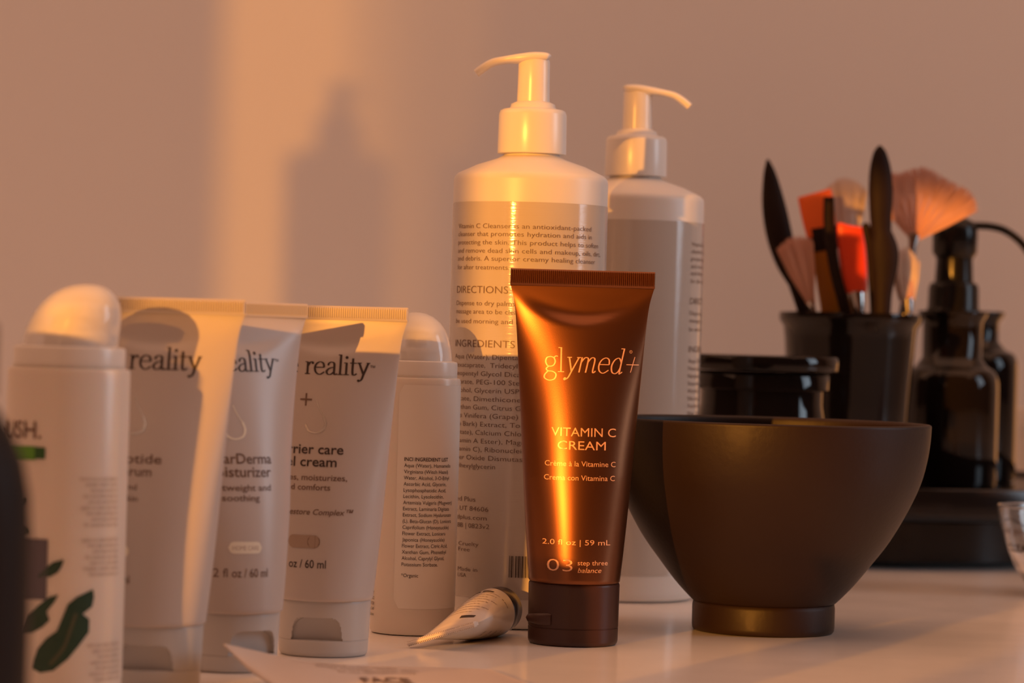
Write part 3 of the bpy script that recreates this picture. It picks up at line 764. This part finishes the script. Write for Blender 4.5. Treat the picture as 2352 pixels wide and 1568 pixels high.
def apothecary(label, px, D, z_shoulder, z_lip, R, rn, rl):
    X = W(px, 1000, D)[0] if px else 0
    t = thing('apothecary_bottle', label, 'bottle', (X, D, .0399), (0, 0, 0), 'black glass bottles on the turntable')
    s = z_shoulder - .04; l = z_lip - .04
    pr = spline([(R, s - .006), (R * .985, s), (R * .90, s + .0052), (rn + (R - rn) * .35, s + .0078), (rn, s + .0125)], 5)
    lathe('bottle_body', [(R - .004, 0), (R - .0008, .0008), (R, .0035)] + pr + [(rn, l - .009), (rn * 1.01, l - .006), (rl * .97, l - .0025), (rl, l - .0010), (rl * .99, l), (rn * .9, l + .0003)], M['black'], t)
    return t
DA = 1.645
ta = apothecary('black glass pump bottle at the front right of the turntable', 2181, DA, .0985, .1365, .0262, .0163, .0192)
tB = apothecary('black glass bottle with flared lip behind the black pump bottle', 2228, 1.72, .1085, .1378, .0265, .0148, .0180)
# pump of bottle A
za = -.0399
zA = lambda py: W(2187, py, DA)[1] - .0399
lathe('pump_collar', [(.0150, zA(716)), (.0140, zA(705)), (.0138, zA(662)), (.0130, zA(652)), (.0100, zA(645))], M['blackp'], ta, n=64)
lathe('pump_stem', [(.0106, zA(650)), (.0100, zA(600)), (.0102, zA(588))], M['blackp'], ta, n=48)
lathe('pump_head', [(.0104, zA(592)), (.0122, zA(580)), (.0124, zA(540)), (.0120, zA(520)), (.0100, zA(508)), (.0060, zA(500)), (.002, zA(497))], M['blackp'], ta, n=64)
sp = spline([(2215, 516), (2240, 518), (2275, 520), (2310, 530), (2345, 556), (2372, 592)], 5)
XA_ = ta.location.x
pts = []
for px, py in sp:
    x, z = W(px, py, DA); pts.append((Vector((x - XA_, 0, z - .0399)), .0021, .0021))
sweep('pump_spout', pts, M['blackp'], ta, n=16)

# pale jar far right
tw = thing('white_jar', 'pale jar cut by the right edge, behind the turntable', 'jar', (.3385, 1.875, 0))
lathe('jar_body', [(.018, 0), (.0200, .002), (.0202, .062), (.0195, .066)], M['bottle'], tw, n=64)
lathe('jar_lid', [(.0190, .0655), (.0204, .0660), (.0204, .0790), (.0196, .0800)], M['pump'], tw, n=64)

# small clear glass at the right edge
DG = 1.42
XG = W(2292 + 168, 1160, DG)[0]
tg = thing('glass_cup', 'small clear glass cup with dark print at the right edge', 'glass', (XG, DG, 0))
go = spline([(.014, .0004), (.0185, .0022), (.0222, .0070), (.0258, .0130), (.0292, .0205), (.0320, .0290), (.0338, .0365), (.0346, .0412)], 5)
gi = spline([(.0338, .0418), (.0330, .0365), (.0311, .0290), (.0282, .0205), (.0246, .0138), (.0205, .0085), (.0120, .0062), (.001, .0060)], 5)
lathe('glass_body', go + [(.0345, .0418), (.0342, .0421)] + gi, M['glass'], tg, n=96, sharp=60)
def gm(a, z):
    rr = [(.014, 0), (.0222, .0070), (.0292, .0205), (.0338, .0365), (.0346, .0412)]
    r = .03
    for (r0, z0), (r1, z1) in zip(rr, rr[1:]):
        if z0 <= z <= z1: r = r0 + (r1 - r0) * (z - z0) / (z1 - z0)
    r += .0004; return (r * math.sin(a / .032), -r * math.cos(a / .032), z)
text('CLEANSE', math.radians(-82) * .032, .0205, .0036, gm, M['ink'], tg, width=.03, bold=.01)
text('and glow every day', math.radians(-82) * .032, .0290, .0030, gm, M['ink_soft'], tg, width=.04)
shape([stroke([(-.044 + i * .004, .0345 + .0015 * math.sin(i)) for i in range(12)], .0004, .0010)], gm, M['ink'], tg, 'printed_mark')

# ------------------------------------------------------------------ brushes in the cup
BR = 'facial brushes and spatulas in the black cup'
def bthing(name, label, cat, px, py, D):
    x, z = W(px, py, D); t = thing(name, label, cat, (x, D, z), (0, 0, 0), BR); t['o'] = 0; del t['o']; return t
def bsweep(t, name, pts, m, D, sup=1.0, k=5, dD=0.0):
    """pts: (px, py, half width px, half depth m)"""
    o = Vector(t.location); L = []
    for px, py, w, d in (spline(pts, k) if len(pts) > 2 else pts):
        x, z = W(px, py, D); L.append((Vector((x, D + dD * (py - 740) / 400, z)) - o, max(.0001, w * D / F), d))
    return sweep(name, L, m, t, sup=sup)
def hairs(t, name, base, tipc, w0, w1, D, m, n=260, round_=.25, depth=.004, drop_=0):
    """tuft of thin bristles from base (px) to an arc around tipc"""
    o = Vector(t.location); V = []; Fc = []
    b = Vector(base); c = Vector(tipc); ax = (c - b); L = ax.length; ax.normalize(); sd = Vector((-ax.y, ax.x))
    for i in range(n):
        u = random.uniform(-1, 1); q = random.uniform(-1, 1); dep = q * math.sqrt(1 - u * u * .8)
        p0 = b + sd * u * w0; ln = L * (1 - round_ * u * u) * random.uniform(.93, 1.02); p1 = b + ax * ln + sd * u * w1 + sd * random.uniform(-2, 2)
        D0 = D + dep * depth * .6; D1 = D + dep * depth * 1.6
        k = len(V); hw = 1.9
        for p, DD_, w in ((p0, D0, hw), (p0.lerp(p1, .55) + sd * u * w1 * .06, (D0 + D1) / 2, hw * 1.1), (p1, D1, .5)):
            for s in (-1, 1):
                x, z = W(p.x + sd.x * s * w, p.y + sd.y * s * w, DD_); V.append(Vector((x, DD_, z)) - o)
        Fc += [(k, k + 1, k + 3, k + 2), (k + 2, k + 3, k + 5, k + 4)]
    # core that closes the tuft
    ob = link(name, V, Fc, m, t, smooth=False); ob['kind'] = 'stuff'; return ob

D = 1.585
# dark slender spatula, leftmost
t = bthing('mask_spatula', 'slender dark spatula leaning left, leftmost in the cup', 'spatula', 1850, 740, D)
bsweep(t, 'spatula_blade', [(1763, 366, 3, .001), (1768, 400, 15, .002), (1777, 470, 27, .0030), (1790, 540, 30, .0032), (1806, 600, 25, .0030), (1826, 650, 16, .0028)], M['darkwood'], D)
bsweep(t, 'handle', [(1824, 645, 16, .0028), (1845, 700, 18, .0026), (1866, 770, 17, .0026), (1886, 900, 12, .0022), (1896, 990, 9, .002)], M['darkwood'], D)
# pink fan brush low left
D = 1.562
t = bthing('fan_brush', 'small fan brush of pink bristles at the left of the cup', 'brush', 1872, 740, D)
hairs(t, 'bristles', (1860, 690), (1822, 545), 9, 42, D, M['bristle'], n=300, round_=.12)
bsweep(t, 'bristle_core', [(1864, 700, 9, .002), (1846, 640, 24, .0024), (1832, 590, 36, .002), (1826, 562, 38, .0006)], M['bristle'], D)
bsweep(t, 'ferrule', [(1858, 680, 9, .0022), (1872, 735, 8, .0022), (1876, 752, 8, .0022)], M['metal'], D)
bsweep(t, 'handle', [(1875, 748, 7, .002), (1890, 860, 8, .002), (1900, 985, 6, .0018)], M['darkwood'], D)
# orange square brush with mustard handle
D = 1.570
t = bthing('silicone_brush', 'orange square-tipped silicone brush with mustard handle', 'brush', 1920, 740, D)
bsweep(t, 'brush_tip', [(1870, 443, 39, .0014), (1873, 456, 40, .0022), (1880, 500, 38, .0026), (1888, 540, 35, .0028)], M['orange'], D, sup=.45)
bsweep(t, 'neck_band', [(1888, 522, 35.5, .0029), (1893, 556, 34, .0030), (1896, 575, 33, .0030)], M['darkwood'], D, sup=.5)
bsweep(t, 'handle', [(1895, 570, 31, .0028), (1905, 640, 31, .0028), (1920, 735, 31, .0028), (1926, 850, 24, .0026), (1930, 985, 14, .002)], M['mustard'], D, sup=.6)
# thin dark handle crossing it
D = 1.556
t = bthing('face_brush', 'thin dark brush handle crossing the orange square brush', 'brush', 1948, 740, D)
bsweep(t, 'handle', [(1904, 452, 12, .0014), (1904, 500, 13, .0018), (1908, 560, 13, .0018), (1920, 630, 13, .002), (1938, 700, 13, .002), (1950, 770, 11, .002), (1962, 985, 8, .002)], M['darkwood'], D)
# soft white brush behind
D = 1.595
t = bthing('powder_brush', 'fluffy pale round brush behind the orange ones', 'brush', 1945, 740, D)
hairs(t, 'bristles', (1946, 540), (1938, 408), 20, 50, D, M['bristle_w'], n=420, round_=.25, depth=.007)
bsweep(t, 'bristle_core', [(1946, 545, 20, .004), (1942, 490, 38, .006), (1940, 450, 38, .005), (1939, 430, 24, .002)], M['bristle_w'], D)
bsweep(t, 'ferrule', [(1946, 530, 18, .0036), (1950, 610, 14, .003), (1952, 640, 12, .003)], M['metal'], D)
bsweep(t, 'handle', [(1952, 630, 11, .003), (1960, 740, 10, .003), (1966, 985, 8, .002)], M['darkwood'], D)
# red flat brush
D = 1.560
t = bthing('silicone_brush', 'bright red-orange flat brush with shiny metal ferrule', 'brush', 1968, 740, D)
bsweep(t, 'brush_tip', [(1953, 518, 28, .0014), (1953, 530, 31, .0022), (1960, 600, 31, .0028), (1966, 660, 26, .0030), (1967, 672, 22, .003)], M['red'], D, sup=.55)
bsweep(t, 'ferrule', [(1966, 668, 20, .0034), (1970, 700, 17, .0036), (1973, 730, 13, .0034)], M['metal'], D)
bsweep(t, 'handle', [(1973, 726, 11, .003), (1980, 860, 10, .003), (1984, 985, 7, .002)], M['darkwood'], D)
# large dark oval spoon in the middle
D = 1.548
t = bthing('mask_spatula', 'broad dark oval spatula standing tallest in the cup', 'spatula', 2030, 740, D)
bsweep(t, 'spatula_blade', [(2021, 334, 3, .001), (2021, 350, 15, .0022), (2022, 390, 25, .0034), (2023, 440, 28, .0040), (2023, 490, 26, .0040), (2024, 525, 24, .0038), (2026, 545, 22, .0038)], M['darkwood'], D)
bsweep(t, 'handle', [(2025, 530, 22, .0038), (2030, 570, 33, .0040), (2032, 610, 31, .0040), (2028, 670, 22, .0036), (2026, 740, 19, .0034), (2022, 860, 16, .003), (2014, 985, 12, .002)], M['darkwood'], D)
# cross piece of a second dark handle
D = 1.553
t = bthing('face_brush', 'slim dark handle crossing behind the broad oval spatula', 'brush', 2010, 740, D)
bsweep(t, 'handle', [(1986, 512, 6, .001), (1990, 525, 10, .0016), (1999, 570, 10, .0018), (2004, 640, 10, .0018), (2008, 740, 9, .0018), (2008, 985, 7, .0018)], M['darkwood'], D)
# big fan brush
D = 1.588
t = bthing('fan_brush', 'large fan brush spread wide at the right of the cup, half in sun', 'brush', 2085, 740, D)
o = Vector(t.location); V = []; Fc = []
apex = Vector((2098, 556))
for i in range(900):
    th = math.radians(random.uniform(-42, 64)); q = random.uniform(-1, 1)
    d = Vector((math.sin(th), -math.cos(th))); L = (166 + 5 * math.sin(9 * th)) * random.uniform(.9, 1.03)
    if th < math.radians(-20): L *= .86
    sd = Vector((-d.y, d.x)); kk = len(V)
    for f, w in ((.08, 1.6), (.55, 2.8), (1.0, .7)):
        p = apex + d * L * f; DD_ = D + q * .0035 * f
        for s in (-1, 1):
            x, z = W(p.x + sd.x * s * w, p.y + sd.y * s * w, DD_); V.append(Vector((x, DD_, z)) - o)
    Fc += [(kk, kk + 1, kk + 3, kk + 2), (kk + 2, kk + 3, kk + 5, kk + 4)]
ob = link('bristles', V, Fc, M['bristle'], t, smooth=False); ob['kind'] = 'stuff'
V = []; Fc = []; na, nr = 30, 8
for s in (-1, 1):
    for i in range(na + 1):
        th = math.radians(-40 + 102 * i / na); L = 152 * (.86 if th < math.radians(-22) else 1)
        for j in range(nr + 1):
            f = j / nr; px, py = apex.x + math.sin(th) * L * f, apex.y - math.cos(th) * L * f
            dd = s * .0026 * math.sin(PI * min(1, f * .9 + .08)) * (1 - (abs(i / na * 2 - 1)) ** 4) * (1 + .25 * math.sin(i * 1.9)); x, z = W(px, py, D + dd); V.append(Vector((x, D + dd, z)) - o)
for q in (0, 1):
    b = q * (na + 1) * (nr + 1)
    for i in range(na):
        for j in range(nr): k = b + i * (nr + 1) + j; Fc.append((k, k + 1, k + nr + 2, k + nr + 1))
link('bristle_core', V, Fc, M['bristle'], t)
bsweep(t, 'ferrule', [(2100, 532, 17, .0016), (2097, 556, 12, .0026), (2093, 590, 10, .003)], M['metal'], D)
bsweep(t, 'handle', [(2094, 582, 9, .0026), (2084, 660, 10, .003), (2070, 740, 9, .003), (2050, 860, 8, .003), (2030, 985, 6, .002)], M['darkwood'], D)
# low pale brush in front right
D = 1.572
t = bthing('face_brush', 'low pink-white brush with metal ferrule at the cup right rim', 'brush', 2085, 740, D)
hairs(t, 'bristles', (2083, 690), (2078, 570), 16, 32, D, M['bristle_w'], n=300, round_=.3, depth=.005)
bsweep(t, 'bristle_core', [(2084, 695, 15, .003), (2081, 650, 26, .004), (2079, 610, 25, .003), (2078, 588, 14, .001)], M['bristle'], D)
bsweep(t, 'ferrule', [(2084, 684, 15, .0034), (2086, 715, 13, .0034), (2086, 735, 11, .0032)], M['metal'], D)
bsweep(t, 'handle', [(2086, 732, 9, .003), (2066, 860, 8, .003), (2040, 985, 6, .002)], M['orange'], D)

# ------------------------------------------------------------------ lay the print, then copy the pump bottle
flush_print()
p2 = copy_tree(pb)
p2.location = ((1433 - 1176) * math.cos(ROLL) * 1.337 / F + (1371 - 784) * math.sin(ROLL) * 1.337 / F, 1.337, 0)
p2['label'] = 'shaded white pump bottle farther back with spout pointing right'
for c_ in p2.children:
    if c_.name.startswith('label'): c_.rotation_euler.z = math.radians(117)
    if c_.name.startswith('pump_head'): c_.rotation_euler.z = PI
s1 = copy_tree(pb); s1.location = (-.876, .300, .300); s1.rotation_euler.z = math.radians(205)  # copy added out of view to cast a shadow on the back wall
s1['label'] = 'white pump bottle on the shelf outside the left edge of the frame'
s2 = copy_tree(pb); s2.location = (-.775, .300, .300); s2.rotation_euler.z = math.radians(25)  # second added caster for the back wall shadow
s2['label'] = 'white pump bottle at the right end of the shelf outside the frame'
